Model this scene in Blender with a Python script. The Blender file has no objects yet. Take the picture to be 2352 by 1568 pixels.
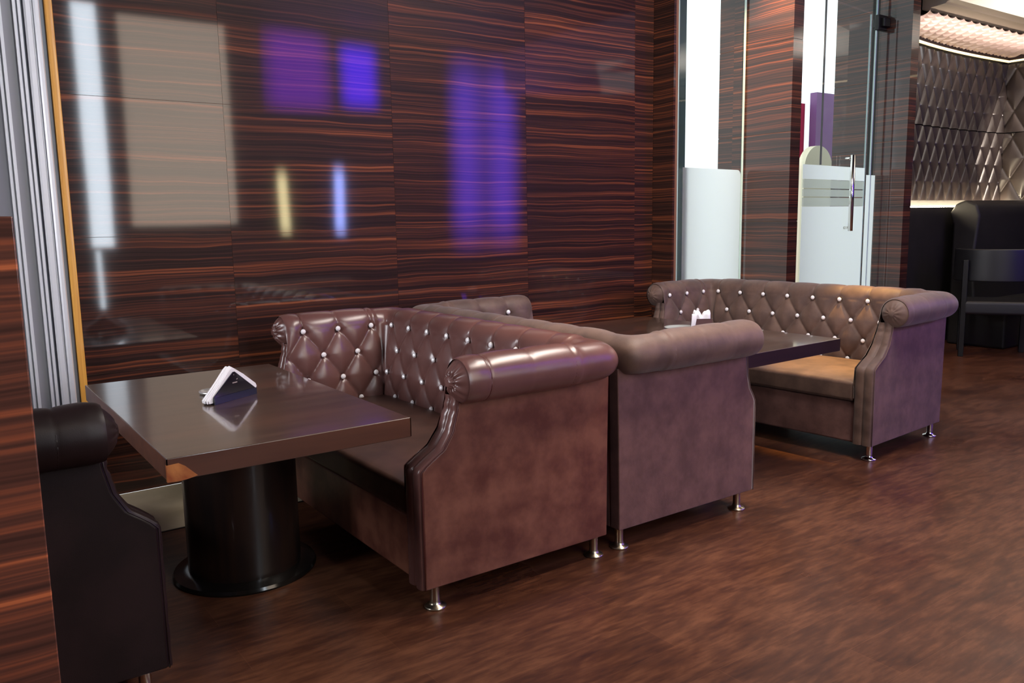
import bpy, bmesh, math, random
from mathutils import Vector, Matrix
random.seed(7)
S = bpy.context.scene
COL = S.collection
PI = math.pi

# ------------------------------------------------------------------ camera
R = ((0.8131956, 0.0990099, -0.5735065), (-0.5817457, 0.1097102, -0.8059377), (-0.0168763, 0.9890201, 0.1468144))
cam_data = bpy.data.cameras.new('camera')
cam_data.sensor_width = 36.0
cam_data.lens = 1903.6 * 36.0 / 2352.0
cam_data.clip_start = 0.05
cam = bpy.data.objects.new('camera', cam_data)
COL.objects.link(cam)
mw = Matrix([list(R[i]) + [0] for i in range(3)] + [[0, 0, 0, 1]])
mw.translation = Vector((0, 0, 1.5))
cam.matrix_world = mw
S.camera = cam

# ------------------------------------------------------------------ world and light
S.view_settings.view_transform = 'Standard'
S.view_settings.look = 'None'
S.view_settings.gamma = 1
S.view_settings.exposure = 0.0
world = bpy.data.worlds.new('world')
S.world = world
world.use_nodes = True
wb = world.node_tree.nodes['Background']
wb.inputs[0].default_value = (0.93, 0.97, 1.0, 1)
wb.inputs[1].default_value = 1.7

def area(name, loc, target, size, power, color, size_y=None, spread=None):
    d = bpy.data.lights.new(name, 'AREA')
    d.energy = power
    d.color = color
    d.shape = 'RECTANGLE'
    d.size = size
    d.size_y = size_y or size
    if spread: d.spread = spread
    o = bpy.data.objects.new(name, d)
    COL.objects.link(o)
    o.location = loc
    v = Vector(target) - Vector(loc)
    o.rotation_euler = v.to_track_quat('-Z', 'Y').to_euler()
    return o

def spot(name, loc, target, power, color, angle, blend=0.6, rad=0.05):
    d = bpy.data.lights.new(name, 'SPOT')
    d.energy = power
    d.color = color
    d.spot_size = math.radians(angle)
    d.spot_blend = blend
    d.shadow_soft_size = rad
    o = bpy.data.objects.new(name, d)
    COL.objects.link(o)
    o.location = loc
    v = Vector(target) - Vector(loc)
    o.rotation_euler = v.to_track_quat('-Z', 'Y').to_euler()
    return o

area('ceiling_panel_lamp', (3.8, 2.2, 4.05), (3.6, 2.35, 0), 2.4, 165, (1.0, 0.9, 0.82), 0.8)
area('ceiling_panel_lamp_far', (8.5, 1.5, 3.4), (8.0, 2.0, 0), 1.6, 5, (1.0, 0.93, 0.86), 1.2)
area('left_daylight', (-2.8, 3.3, 2.1), (1.6, 3.2, 0.8), 1.1, 42, (0.95, 0.94, 1.0), 1.8, spread=1.5)
spot('downlight_rolls', (2.9, 3.0, 4.0), (2.75, 2.75, 0.9), 210, (1.0, 0.80, 0.60), 40, 0.8, 0.12)
spot('violet_wash', (10.5, 0.3, 2.6), (5.0, 2.7, 0.45), 200, (0.42, 0.22, 1.0), 26, 0.8, 0.15)
spot('downlight_over_sofa', (5.75, 3.45, 4.0), (4.95, 3.2, 0.5), 1500, (1.0, 0.58, 0.14), 17, 0.8)
spot('downlight_column', (5.6, 4.35, 3.6), (6.02, 4.62, 2.75), 230, (1.0, 0.6, 0.22), 70, 0.9)
spot('partition_fill', (0.75, -0.5, 3.95), (-0.05, 1.3, 0.9), 150, (1.0, 0.8, 0.62), 42, 0.9, 0.1)  # added unseen spot that brightens the near partition
spot('frame_washer', (0.9, 3.2, 3.95), (0.5, 4.95, 1.9), 45, (0.9, 0.95, 1.0), 60, 0.9, 0.1)
spot('downlight_table', (1.5, 3.4, 4.0), (1.2, 3.5, 0.7), 34, (1.0, 0.85, 0.7), 40, 0.9, 0.15)
spot('downlight_floor', (3.6, 1.5, 4.0), (2.6, 1.2, 0), 105, (1.0, 0.66, 0.42), 80, 1.0, 0.2)

# ------------------------------------------------------------------ helpers
def tag(o, label=None, cat=None, group=None, kind=None):
    if label: o['label'] = label
    if cat: o['category'] = cat
    if group: o['group'] = group
    if kind: o['kind'] = kind
    return o

def empty(name, loc=(0, 0, 0), rz=0):
    o = bpy.data.objects.new(name, None)
    o.empty_display_size = 0.1
    COL.objects.link(o)
    o.location = loc
    o.rotation_euler = (0, 0, rz)
    return o

def mesh_obj(name, verts, faces, m, parent=None, smooth=False, bevel=0, seg=2, loc=None, rz=0):
    me = bpy.data.meshes.new(name)
    me.from_pydata([tuple(v) for v in verts], [], faces)
    me.update()
    if smooth:
        me.polygons.foreach_set('use_smooth', [True] * len(me.polygons))
    o = bpy.data.objects.new(name, me)
    COL.objects.link(o)
    if m: me.materials.append(m)
    if parent: o.parent = parent
    if loc: o.location = loc
    if rz: o.rotation_euler = (0, 0, rz)
    if bevel:
        b = o.modifiers.new('bevel', 'BEVEL')
        b.width = bevel
        b.segments = seg
        b.limit_method = 'ANGLE'
        b.angle_limit = math.radians(35)
        me.polygons.foreach_set('use_smooth', [True] * len(me.polygons))
        o.modifiers.new('wn', 'WEIGHTED_NORMAL')
    return o

class MB:
    def __init__(s):
        s.v = []
        s.f = []
    def add(s, vs, fs):
        n = len(s.v)
        s.v += [tuple(v) for v in vs]
        s.f += [tuple(i + n for i in f) for f in fs]
        return s
    def box(s, x0, x1, y0, y1, z0, z1):
        vs = [(x, y, z) for z in (z0, z1) for y in (y0, y1) for x in (x0, x1)]
        return s.add(vs, [(0, 2, 3, 1), (4, 5, 7, 6), (0, 1, 5, 4), (2, 6, 7, 3), (0, 4, 6, 2), (1, 3, 7, 5)])
    def prism(s, poly, y0, y1, axis='y'):
        """poly of (a,b) extruded along axis; axis y: (x,z); z: (x,y); x: (y,z)"""
        n = len(poly)
        def mk(p, h):
            if axis == 'y': return (p[0], h, p[1])
            if axis == 'z': return (p[0], p[1], h)
            return (h, p[0], p[1])
        vs = [mk(p, y0) for p in poly] + [mk(p, y1) for p in poly]
        fs = [tuple(range(n)), tuple(range(2 * n - 1, n - 1, -1))]
        for i in range(n):
            j = (i + 1) % n
            fs.append((i, i + n, j + n, j))
        return s.add(vs, fs)
    def lathe(s, prof, c=(0, 0, 0), n=32, cap=True):
        vs = []
        for r, z in prof:
            for k in range(n):
                a = 2 * PI * k / n
                vs.append((c[0] + r * math.cos(a), c[1] + r * math.sin(a), c[2] + z))
        fs = []
        for i in range(len(prof) - 1):
            for k in range(n):
                k2 = (k + 1) % n
                fs.append((i * n + k, i * n + k2, (i + 1) * n + k2, (i + 1) * n + k))
        if cap:
            fs.append(tuple(range(n - 1, -1, -1)))
            fs.append(tuple((len(prof) - 1) * n + k for k in range(n)))
        return s.add(vs, fs)
    def tube(s, pts, r, n=8):
        pts = [Vector(p) for p in pts]
        vs = []
        for i, p in enumerate(pts):
            d = (pts[min(i + 1, len(pts) - 1)] - pts[max(i - 1, 0)]).normalized()
            a = d.cross(Vector((0, 0, 1)))
            if a.length < 1e-3: a = d.cross(Vector((0, 1, 0)))
            a.normalize()
            b = d.cross(a)
            for k in range(n):
                t = 2 * PI * k / n
                vs.append(p + a * (r * math.cos(t)) + b * (r * math.sin(t)))
        fs = []
        for i in range(len(pts) - 1):
            for k in range(n):
                k2 = (k + 1) % n
                fs.append((i * n + k, i * n + k2, (i + 1) * n + k2, (i + 1) * n + k))
        fs.append(tuple(range(n - 1, -1, -1)))
        fs.append(tuple((len(pts) - 1) * n + k for k in range(n)))
        return s.add(vs, fs)
    def build(s, name, m, parent=None, **k):
        o = mesh_obj(name, s.v, s.f, m, parent, **k)
        bm = bmesh.new()
        bm.from_mesh(o.data)
        bmesh.ops.recalc_face_normals(bm, faces=bm.faces)
        bm.to_mesh(o.data)
        bm.free()
        return o

def grid(nu, nv, fn):
    vs = [fn(i, j) for i in range(nu) for j in range(nv)]
    fs = [(i * nv + j, (i + 1) * nv + j, (i + 1) * nv + j + 1, i * nv + j + 1) for i in range(nu - 1) for j in range(nv - 1)]
    return vs, fs

# ------------------------------------------------------------------ materials
def new_mat(name):
    m = bpy.data.materials.new(name)
    m.use_nodes = True
    nt = m.node_tree
    b = nt.nodes['Principled BSDF']
    return m, nt, b

def N(nt, t, **kw):
    n = nt.nodes.new(t)
    for k, v in kw.items():
        setattr(n, k, v)
    return n

def plain(name, col, rough=0.5, metal=0, spec=0.5, coat=0, emis=None, estr=0):
    m, nt, b = new_mat(name)
    b.inputs['Base Color'].default_value = (*col, 1)
    b.inputs['Roughness'].default_value = rough
    b.inputs['Metallic'].default_value = metal
    b.inputs['Specular IOR Level'].default_value = spec
    b.inputs['Coat Weight'].default_value = coat
    if emis:
        b.inputs['Emission Color'].default_value = (*emis, 1)
        b.inputs['Emission Strength'].default_value = estr
    return m

def ramp(nt, stops):
    r = N(nt, 'ShaderNodeValToRGB')
    e = r.color_ramp.elements
    while len(e) > 1: e.remove(e[-1])
    e[0].position = stops[0][0]
    e[0].color = (*stops[0][1], 1)
    for p, c in stops[1:]:
        q = e.new(p)
        q.color = (*c, 1)
    return r

def ebony(name, axis='x', scale=1.0, bright=1.0, rough=0.055, coat=1.0, pw=1.083, ph=0.74, z0=-0.043, x0=0.43):
    """lacquered striped ebony veneer: streaks run along the given axis"""
    m, nt, b = new_mat(name)
    L = nt.links.new
    tc = N(nt, 'ShaderNodeTexCoord')
    sep = N(nt, 'ShaderNodeSeparateXYZ')
    L(tc.outputs['Object'], sep.inputs[0])
    along = sep.outputs[0] if axis == 'x' else sep.outputs[1]
    def math_(op, a, bb=None):
        n = N(nt, 'ShaderNodeMath', operation=op)
        for i, v in enumerate((a, bb)):
            if v is None: continue
            if isinstance(v, (int, float)): n.inputs[i].default_value = v
            else: L(v, n.inputs[i])
        return n.outputs[0]
    pu = math_('FLOOR', math_('DIVIDE', math_('SUBTRACT', along, x0), pw))
    pv = math_('FLOOR', math_('DIVIDE', math_('SUBTRACT', sep.outputs[2], z0), ph))
    wz = N(nt, 'ShaderNodeTexNoise')
    wz.inputs['Scale'].default_value = 1.0
    wz.inputs['Detail'].default_value = 2.0
    wc = N(nt, 'ShaderNodeCombineXYZ')
    L(math_('MULTIPLY', along, 1.7), wc.inputs[0])
    L(math_('MULTIPLY', sep.outputs[2], 5.0), wc.inputs[2])
    L(wc.outputs[0], wz.inputs['Vector'])
    zw = math_('ADD', sep.outputs[2], math_('MULTIPLY', wz.outputs['Fac'], 0.045))
    off = math_('ADD', math_('MULTIPLY', pu, 7.31), math_('MULTIPLY', pv, 3.17))
    def coords(sa, sz):
        c = N(nt, 'ShaderNodeCombineXYZ')
        L(math_('MULTIPLY', along, sa), c.inputs[0])
        L(off, c.inputs[1])
        L(math_('MULTIPLY', zw, sz), c.inputs[2])
        return c.outputs[0]
    def noise(vec, det=3, rgh=0.6, dist=0.0):
        n = N(nt, 'ShaderNodeTexNoise')
        n.inputs['Scale'].default_value = 1.0
        n.inputs['Detail'].default_value = det
        n.inputs['Roughness'].default_value = rgh
        n.inputs['Distortion'].default_value = dist
        L(vec, n.inputs['Vector'])
        return n.outputs['Fac']
    fine = noise(coords(0.42 * scale, 86 * scale), 2, 0.5)
    mid = noise(coords(0.3 * scale, 26 * scale), 2, 0.5)
    broad = noise(coords(0.25 * scale, 3.2 * scale), 2, 0.5)
    hair = noise(coords(1.5 * scale, 230 * scale), 2, 0.5)
    v = math_('ADD', math_('MULTIPLY', fine, 0.58), math_('MULTIPLY', mid, 0.34))
    v = math_('ADD', v, math_('MULTIPLY', math_('SUBTRACT', broad, 0.5), 0.10))
    v = math_('ADD', v, math_('MULTIPLY', math_('SUBTRACT', hair, 0.5), 0.10))
    k = bright
    r = ramp(nt, [(0.0, (0.010 * k, 0.004 * k, 0.004 * k)), (0.38, (0.020 * k, 0.008 * k, 0.006 * k)),
                  (0.46, (0.036 * k, 0.013 * k, 0.009 * k)), (0.53, (0.085 * k, 0.024 * k, 0.012 * k)),
                  (0.61, (0.21 * k, 0.058 * k, 0.022 * k)), (0.75, (0.36 * k, 0.12 * k, 0.045 * k))])
    L(v, r.inputs[0])
    L(r.outputs[0], b.inputs['Base Color'])
    b.inputs['Roughness'].default_value = 0.5
    b.inputs['Specular IOR Level'].default_value = 0.15
    b.inputs['Coat Weight'].default_value = coat
    b.inputs['Coat Roughness'].default_value = rough
    b.inputs['Coat IOR'].default_value = 1.5
    # slow waviness of the lacquered boards
    wn = N(nt, 'ShaderNodeTexNoise')
    wn.inputs['Scale'].default_value = 1.1
    wn.inputs['Detail'].default_value = 1.0
    L(tc.outputs['Object'], wn.inputs['Vector'])
    bp = N(nt, 'ShaderNodeBump')
    bp.inputs['Strength'].default_value = 0.12
    bp.inputs['Distance'].default_value = 0.012
    L(wn.outputs['Fac'], bp.inputs['Height'])
    L(bp.outputs[0], b.inputs['Coat Normal'])
    return m

def mottled(name, c1, c2, rough, spec=0.5, scale=5.0, bump=0.15, bscale=260.0, coat=0.0, weave=False, sheen=0.0):
    m, nt, b = new_mat(name)
    L = nt.links.new
    tc = N(nt, 'ShaderNodeTexCoord')
    n1 = N(nt, 'ShaderNodeTexNoise')
    n1.inputs['Scale'].default_value = scale
    n1.inputs['Detail'].default_value = 4
    n1.inputs['Roughness'].default_value = 0.6
    L(tc.outputs['Object'], n1.inputs['Vector'])
    r = ramp(nt, [(0.37, c1), (0.64, c2)])
    L(n1.outputs['Fac'], r.inputs[0])
    L(r.outputs[0], b.inputs['Base Color'])
    b.inputs['Roughness'].default_value = rough
    b.inputs['Specular IOR Level'].default_value = spec
    b.inputs['Coat Weight'].default_value = coat
    b.inputs['Coat Roughness'].default_value = 0.3
    b.inputs['Sheen Weight'].default_value = sheen
    n2 = N(nt, 'ShaderNodeTexNoise')
    n2.inputs['Scale'].default_value = bscale
    n2.inputs['Detail'].default_value = 2
    L(tc.outputs['Object'], n2.inputs['Vector'])
    bp = N(nt, 'ShaderNodeBump')
    bp.inputs['Strength'].default_value = bump
    bp.inputs['Distance'].default_value = 0.002
    h = n2.outputs['Fac']
    if weave:
        ck = N(nt, 'ShaderNodeTexVoronoi')
        ck.inputs['Scale'].default_value = 26
        ck.distance = 'CHEBYCHEV'
        ck.inputs['Randomness'].default_value = 0.75
        L(tc.outputs['Object'], ck.inputs['Vector'])
        ad = N(nt, 'ShaderNodeMath', operation='MULTIPLY_ADD')
        L(ck.outputs['Distance'], ad.inputs[0])
        ad.inputs[1].default_value = 1.2
        L(h, ad.inputs[2])
        h = ad.outputs[0]
    L(h, bp.inputs['Height'])
    L(bp.outputs[0], b.inputs['Normal'])
    return m

def floor_mat():
    m, nt, b = new_mat('laminate_floor')
    L = nt.links.new
    tc = N(nt, 'ShaderNodeTexCoord')
    br = N(nt, 'ShaderNodeTexBrick')
    br.inputs['Scale'].default_value = 1.0
    br.inputs['Brick Width'].default_value = 1.25
    br.inputs['Row Height'].default_value = 0.19
    br.inputs['Mortar Size'].default_value = 0.0012
    br.inputs['Mortar Smooth'].default_value = 0.2
    br.offset = 0.37
    br.inputs['Color1'].default_value = (0.35, 0.35, 0.35, 1)
    br.inputs['Color2'].default_value = (0.65, 0.65, 0.65, 1)
    br.inputs['Mortar'].default_value = (0.9, 0.9, 0.9, 1)
    L(tc.outputs['Object'], br.inputs['Vector'])
    mp = N(nt, 'ShaderNodeMapping')
    mp.inputs['Scale'].default_value = (4.5, 15, 1)
    L(tc.outputs['Object'], mp.inputs['Vector'])
    n1 = N(nt, 'ShaderNodeTexNoise')
    n1.inputs['Scale'].default_value = 1.0
    n1.inputs['Detail'].default_value = 9
    n1.inputs['Roughness'].default_value = 0.68
    n1.inputs['Distortion'].default_value = 0.3
    L(mp.outputs[0], n1.inputs['Vector'])
    n3 = N(nt, 'ShaderNodeTexNoise')
    n3.inputs['Scale'].default_value = 1.3
    n3.inputs['Detail'].default_value = 3
    L(tc.outputs['Object'], n3.inputs['Vector'])
    a = N(nt, 'ShaderNodeMath', operation='MULTIPLY_ADD')
    L(br.outputs['Color'], a.inputs[0])
    a.inputs[1].default_value = 0.35
    L(n1.outputs['Fac'], a.inputs[2])
    a2 = N(nt, 'ShaderNodeMath', operation='MULTIPLY_ADD')
    L(n3.outputs['Fac'], a2.inputs[0])
    a2.inputs[1].default_value = 0.35
    L(a.outputs[0], a2.inputs[2])
    r = ramp(nt, [(0.50, (0.030, 0.011, 0.008)), (0.65, (0.070, 0.025, 0.013)), (0.80, (0.135, 0.053, 0.026))])
    L(r.outputs[0], b.inputs['Base Color'])
    b.inputs['Roughness'].default_value = 0.36
    b.inputs['Specular IOR Level'].default_value = 0.3
    mp2 = N(nt, 'ShaderNodeMapping')
    mp2.inputs['Scale'].default_value = (9, 55, 1)
    L(tc.outputs['Object'], mp2.inputs['Vector'])
    n4 = N(nt, 'ShaderNodeTexNoise')
    n4.inputs['Scale'].default_value = 1.0
    n4.inputs['Detail'].default_value = 5
    L(mp2.outputs[0], n4.inputs['Vector'])
    a3 = N(nt, 'ShaderNodeMath', operation='MULTIPLY_ADD')
    L(n4.outputs['Fac'], a3.inputs[0])
    a3.inputs[1].default_value = 0.55
    L(a2.outputs[0], a3.inputs[2])
    sc = N(nt, 'ShaderNodeMath', operation='MULTIPLY')
    L(a3.outputs[0], sc.inputs[0])
    sc.inputs[1].default_value = 0.595
    L(sc.outputs[0], r.inputs[0])
    rr = N(nt, 'ShaderNodeMapRange')
    L(n3.outputs['Fac'], rr.inputs['Value'])
    rr.inputs['From Min'].default_value = 0.3
    rr.inputs['From Max'].default_value = 0.7
    rr.inputs['To Min'].default_value = 0.26
    rr.inputs['To Max'].default_value = 0.46
    L(rr.outputs[0], b.inputs['Roughness'])
    bp = N(nt, 'ShaderNodeBump')
    bp.inputs['Strength'].default_value = 0.12
    bp.inputs['Distance'].default_value = 0.001
    L(n1.outputs['Fac'], bp.inputs['Height'])
    L(bp.outputs[0], b.inputs['Normal'])
    return m

def wood_mat(name, c1, c2, rough=0.2, coat=0.6, axis=(1.5, 14, 14), croug=0.12):
    m, nt, b = new_mat(name)
    L = nt.links.new
    tc = N(nt, 'ShaderNodeTexCoord')
    mp = N(nt, 'ShaderNodeMapping')
    mp.inputs['Scale'].default_value = axis
    L(tc.outputs['Object'], mp.inputs['Vector'])
    n1 = N(nt, 'ShaderNodeTexNoise')
    n1.inputs['Scale'].default_value = 1.5
    n1.inputs['Detail'].default_value = 6
    n1.inputs['Distortion'].default_value = 0.5
    L(mp.outputs[0], n1.inputs['Vector'])
    r = ramp(nt, [(0.3, c1), (0.72, c2)])
    L(n1.outputs['Fac'], r.inputs[0])
    L(r.outputs[0], b.inputs['Base Color'])
    b.inputs['Roughness'].default_value = rough
    b.inputs['Coat Weight'].default_value = coat
    b.inputs['Coat Roughness'].default_value = croug
    return m

def glass_mat(name, tint=(0.93, 0.97, 0.96), refl=0.08):
    m = bpy.data.materials.new(name)
    m.use_nodes = True
    nt = m.node_tree
    nt.nodes.clear()
    L = nt.links.new
    out = N(nt, 'ShaderNodeOutputMaterial')
    tr = N(nt, 'ShaderNodeBsdfTransparent')
    tr.inputs[0].default_value = (*tint, 1)
    gl = N(nt, 'ShaderNodeBsdfGlossy')
    gl.inputs['Roughness'].default_value = 0.02
    fr = N(nt, 'ShaderNodeFresnel')
    fr.inputs['IOR'].default_value = 1.45
    geo = N(nt, 'ShaderNodeNewGeometry')
    ff = N(nt, 'ShaderNodeMath', operation='SUBTRACT')
    ff.inputs[0].default_value = 1.0
    L(geo.outputs['Backfacing'], ff.inputs[1])
    fm = N(nt, 'ShaderNodeMath', operation='MULTIPLY')
    L(fr.outputs[0], fm.inputs[0])
    L(ff.outputs[0], fm.inputs[1])
    mx = N(nt, 'ShaderNodeMixShader')
    L(fm.outputs[0], mx.inputs[0])
    L(tr.outputs[0], mx.inputs[1])
    L(gl.outputs[0], mx.inputs[2])
    L(mx.outputs[0], out.inputs['Surface'])
    return m

def film_mat(name, col=(0.95, 0.98, 0.96), clear=0.0):
    m = bpy.data.materials.new(name)
    m.use_nodes = True
    nt = m.node_tree
    nt.nodes.clear()
    L = nt.links.new
    out = N(nt, 'ShaderNodeOutputMaterial')
    tl = N(nt, 'ShaderNodeBsdfTranslucent')
    tl.inputs[0].default_value = (*col, 1)
    df = N(nt, 'ShaderNodeBsdfDiffuse')
    df.inputs[0].default_value = (*col, 1)
    mx = N(nt, 'ShaderNodeMixShader')
    mx.inputs[0].default_value = 0.12
    L(tl.outputs[0], mx.inputs[1])
    L(df.outputs[0], mx.inputs[2])
    last = mx
    if clear:
        tr = N(nt, 'ShaderNodeBsdfTransparent')
        m2 = N(nt, 'ShaderNodeMixShader')
        m2.inputs[0].default_value = clear
        L(mx.outputs[0], m2.inputs[1])
        L(tr.outputs[0], m2.inputs[2])
        last = m2
    L(last.outputs[0], out.inputs['Surface'])
    return m

M = {}
M['ebony'] = ebony('striped_ebony_veneer', 'x')
M['ebony_y'] = ebony('striped_ebony_veneer_columns', 'y', bright=1.05, z0=-0.043, x0=0.0, pw=5.0)
M['ebony_near'] = ebony('striped_ebony_veneer_near', 'x', scale=0.95, bright=3.2, pw=9.0, x0=-4, ph=9.0, z0=-1)  # orange-red veneer copy, brightened so its strong light sits in the colour
M['seam'] = plain('worn_board_edge', (0.22, 0.10, 0.05), 0.6)
M['floor'] = floor_mat()
M['marble'] = mottled('beige_marble', (0.38, 0.33, 0.22), (0.52, 0.46, 0.33), 0.3, scale=3.0, bump=0.02)
M['grey_wall'] = plain('grey_paint', (0.22, 0.22, 0.24), 0.7)
M['dark_ceiling'] = plain('dark_ceiling_paint', (0.03, 0.022, 0.02), 0.7)
M['dark_wall'] = plain('dark_room_wall', (0.025, 0.015, 0.012), 0.6)
M['white_ceiling'] = plain('white_ceiling_paint', (0.85, 0.8, 0.74), 0.7)
M['alu'] = plain('brushed_aluminium', (0.72, 0.73, 0.75), 0.45, 0.35)
M['alu_mid'] = plain('mid_grey_track', (0.30, 0.30, 0.31), 0.5, 0.2)
M['alu_blue'] = plain('blue_grey_track', (0.25, 0.29, 0.34), 0.5, 0.2)
M['alu_dark'] = plain('grey_track', (0.16, 0.17, 0.18), 0.5, 0.4)
M['gold'] = wood_mat('golden_timber', (0.62, 0.26, 0.03), (0.95, 0.50, 0.09), 0.45, 0.2, (40, 40, 1.2))
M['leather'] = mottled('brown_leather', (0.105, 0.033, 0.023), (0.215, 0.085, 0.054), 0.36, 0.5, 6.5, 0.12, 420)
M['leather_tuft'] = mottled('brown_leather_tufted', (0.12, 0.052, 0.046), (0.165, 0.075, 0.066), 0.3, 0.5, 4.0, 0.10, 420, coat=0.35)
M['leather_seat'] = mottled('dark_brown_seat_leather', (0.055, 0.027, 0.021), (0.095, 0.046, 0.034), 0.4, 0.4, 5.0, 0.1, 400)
M['suede'] = mottled('brown_nubuck', (0.100, 0.045, 0.040), (0.175, 0.084, 0.072), 0.6, 0.35, 7.0, 0.35, 300, weave=True, sheen=0.15)
M['suede_tuft'] = mottled('brown_nubuck_tufted', (0.088, 0.050, 0.040), (0.15, 0.088, 0.066), 0.55, 0.35, 7.0, 0.2, 300, sheen=0.15)
M['dark_leather'] = mottled('dark_aubergine_leather', (0.012, 0.006, 0.006), (0.02, 0.010, 0.010), 0.45, 0.3, 5.0, 0.1, 400)  # aubergine leather, darkened further so part of the shade sits in the colour
M['piping'] = plain('dark_red_piping', (0.07, 0.012, 0.01), 0.4)
M['groove'] = plain('dark_seam', (0.02, 0.009, 0.008), 0.6)
M['chrome'] = plain('chrome', (0.75, 0.73, 0.7), 0.16, 1.0)
M['brass'] = plain('worn_chrome', (0.62, 0.55, 0.42), 0.28, 1.0)
M['crystal'] = plain('crystal_button', (0.97, 0.95, 0.97), 0.2, 0.0, 0.8, 0.5)
M['table'] = wood_mat('dark_walnut_lacquer', (0.052, 0.029, 0.018), (0.095, 0.054, 0.033), 0.28, 1.0, (1.2, 12, 12), 0.07)
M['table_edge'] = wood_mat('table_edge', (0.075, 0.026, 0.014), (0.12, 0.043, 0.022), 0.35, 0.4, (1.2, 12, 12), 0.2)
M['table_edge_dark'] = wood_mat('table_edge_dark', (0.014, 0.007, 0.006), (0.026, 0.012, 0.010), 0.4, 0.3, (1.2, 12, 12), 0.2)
M['raw_wood'] = wood_mat('raw_chipped_wood', (0.30, 0.07, 0.015), (0.62, 0.24, 0.06), 0.7, 0.0, (9, 9, 9))
M['pedestal'] = wood_mat('black_brown_lacquer', (0.006, 0.004, 0.004), (0.018, 0.008, 0.005), 0.35, 0.7, (14, 14, 1.0), 0.1)
M['base'] = plain('black_gloss_base', (0.012, 0.01, 0.009), 0.15, 0.3)
M['acrylic'] = plain('black_acrylic', (0.006, 0.006, 0.012), 0.12, 0, 0.5, 0.5)
M['acrylic_blue'] = plain('navy_acrylic', (0.014, 0.016, 0.035), 0.25)
M['wine'] = plain('wine_red_plastic', (0.06, 0.006, 0.006), 0.3)
M['napkin'] = plain('white_paper_napkin', (0.86, 0.84, 0.86), 0.85)
M['print'] = plain('silver_print', (0.55, 0.45, 0.42), 0.5)
M['steel'] = plain('stainless_steel', (0.72, 0.72, 0.68), 0.3, 0.7)
M['black'] = plain('black_metal', (0.01, 0.01, 0.01), 0.35, 0.4)
M['black_leather'] = plain('black_leather', (0.010, 0.0105, 0.012), 0.42)
M['booth_fabric'] = mottled('charcoal_upholstery', (0.008, 0.007, 0.007), (0.014, 0.012, 0.011), 0.6, bump=0.05)
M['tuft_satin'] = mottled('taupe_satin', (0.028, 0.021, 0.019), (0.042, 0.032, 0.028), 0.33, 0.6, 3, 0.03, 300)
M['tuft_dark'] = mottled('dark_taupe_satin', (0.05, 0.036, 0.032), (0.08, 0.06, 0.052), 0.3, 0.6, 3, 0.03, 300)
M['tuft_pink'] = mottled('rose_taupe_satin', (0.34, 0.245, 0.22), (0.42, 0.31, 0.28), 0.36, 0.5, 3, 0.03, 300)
M['led'] = plain('warm_led', (1, 0.9, 0.7), 0.5, emis=(1.0, 0.72, 0.36), estr=1.5)
M['led_hot'] = plain('warm_led_cove', (1, 0.9, 0.7), 0.5, emis=(1.0, 0.84, 0.58), estr=95.0)
M['pane_reflection'] = plain('dark_green_reflection', (0.05, 0.07, 0.065), 0.2)  # dark greenish reflection of the glass, painted as a solid colour
M['glass'] = glass_mat('clear_glass')
M['glass_edge'] = plain('glass_edge', (0.55, 0.72, 0.68), 0.15, 0, 0.6)
M['film'] = film_mat('frosted_film')
M['film_clear'] = film_mat('frosted_film_band', (0.62, 0.66, 0.6), 0.25)
M['magenta'] = plain('magenta_board', (0.5, 0.02, 0.07), 0.5)
M['purple'] = plain('purple_board', (0.24, 0.10, 0.30), 0.5)
M['cream'] = plain('cream_board', (0.95, 0.88, 0.66), 0.5)
M['fascia'] = plain('taupe_fascia', (0.16, 0.125, 0.095), 0.35)
M['white_wall'] = plain('white_wall', (0.85, 0.86, 0.87), 0.7)
M['pavement'] = plain('pale_paving', (0.7, 0.72, 0.72), 0.6)
M['day_window'] = plain('daylight_window', (0.8, 0.85, 0.9), 0.5, emis=(0.80, 0.90, 1.0), estr=21.0)
M['day_curtain'] = plain('backlit_blind', (0.8, 0.7, 0.6), 0.5, emis=(1.0, 0.84, 0.68), estr=5.0)
M['led_purple'] = plain('violet_led_panel', (0.1, 0.05, 0.3), 0.5, emis=(0.30, 0.04, 0.9), estr=4.5)
M['led_core'] = plain('blue_led_panel', (0.1, 0.05, 0.3), 0.5, emis=(0.10, 0.035, 1.0), estr=11.0)
M['led_violet'] = plain('violet_wash_panel', (0.1, 0.05, 0.3), 0.5, emis=(0.22, 0.11, 0.9), estr=4.5)
M['led_blue'] = plain('blue_lamp', (0.4, 0.5, 1), 0.5, emis=(0.35, 0.42, 1.0), estr=18.0)
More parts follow.
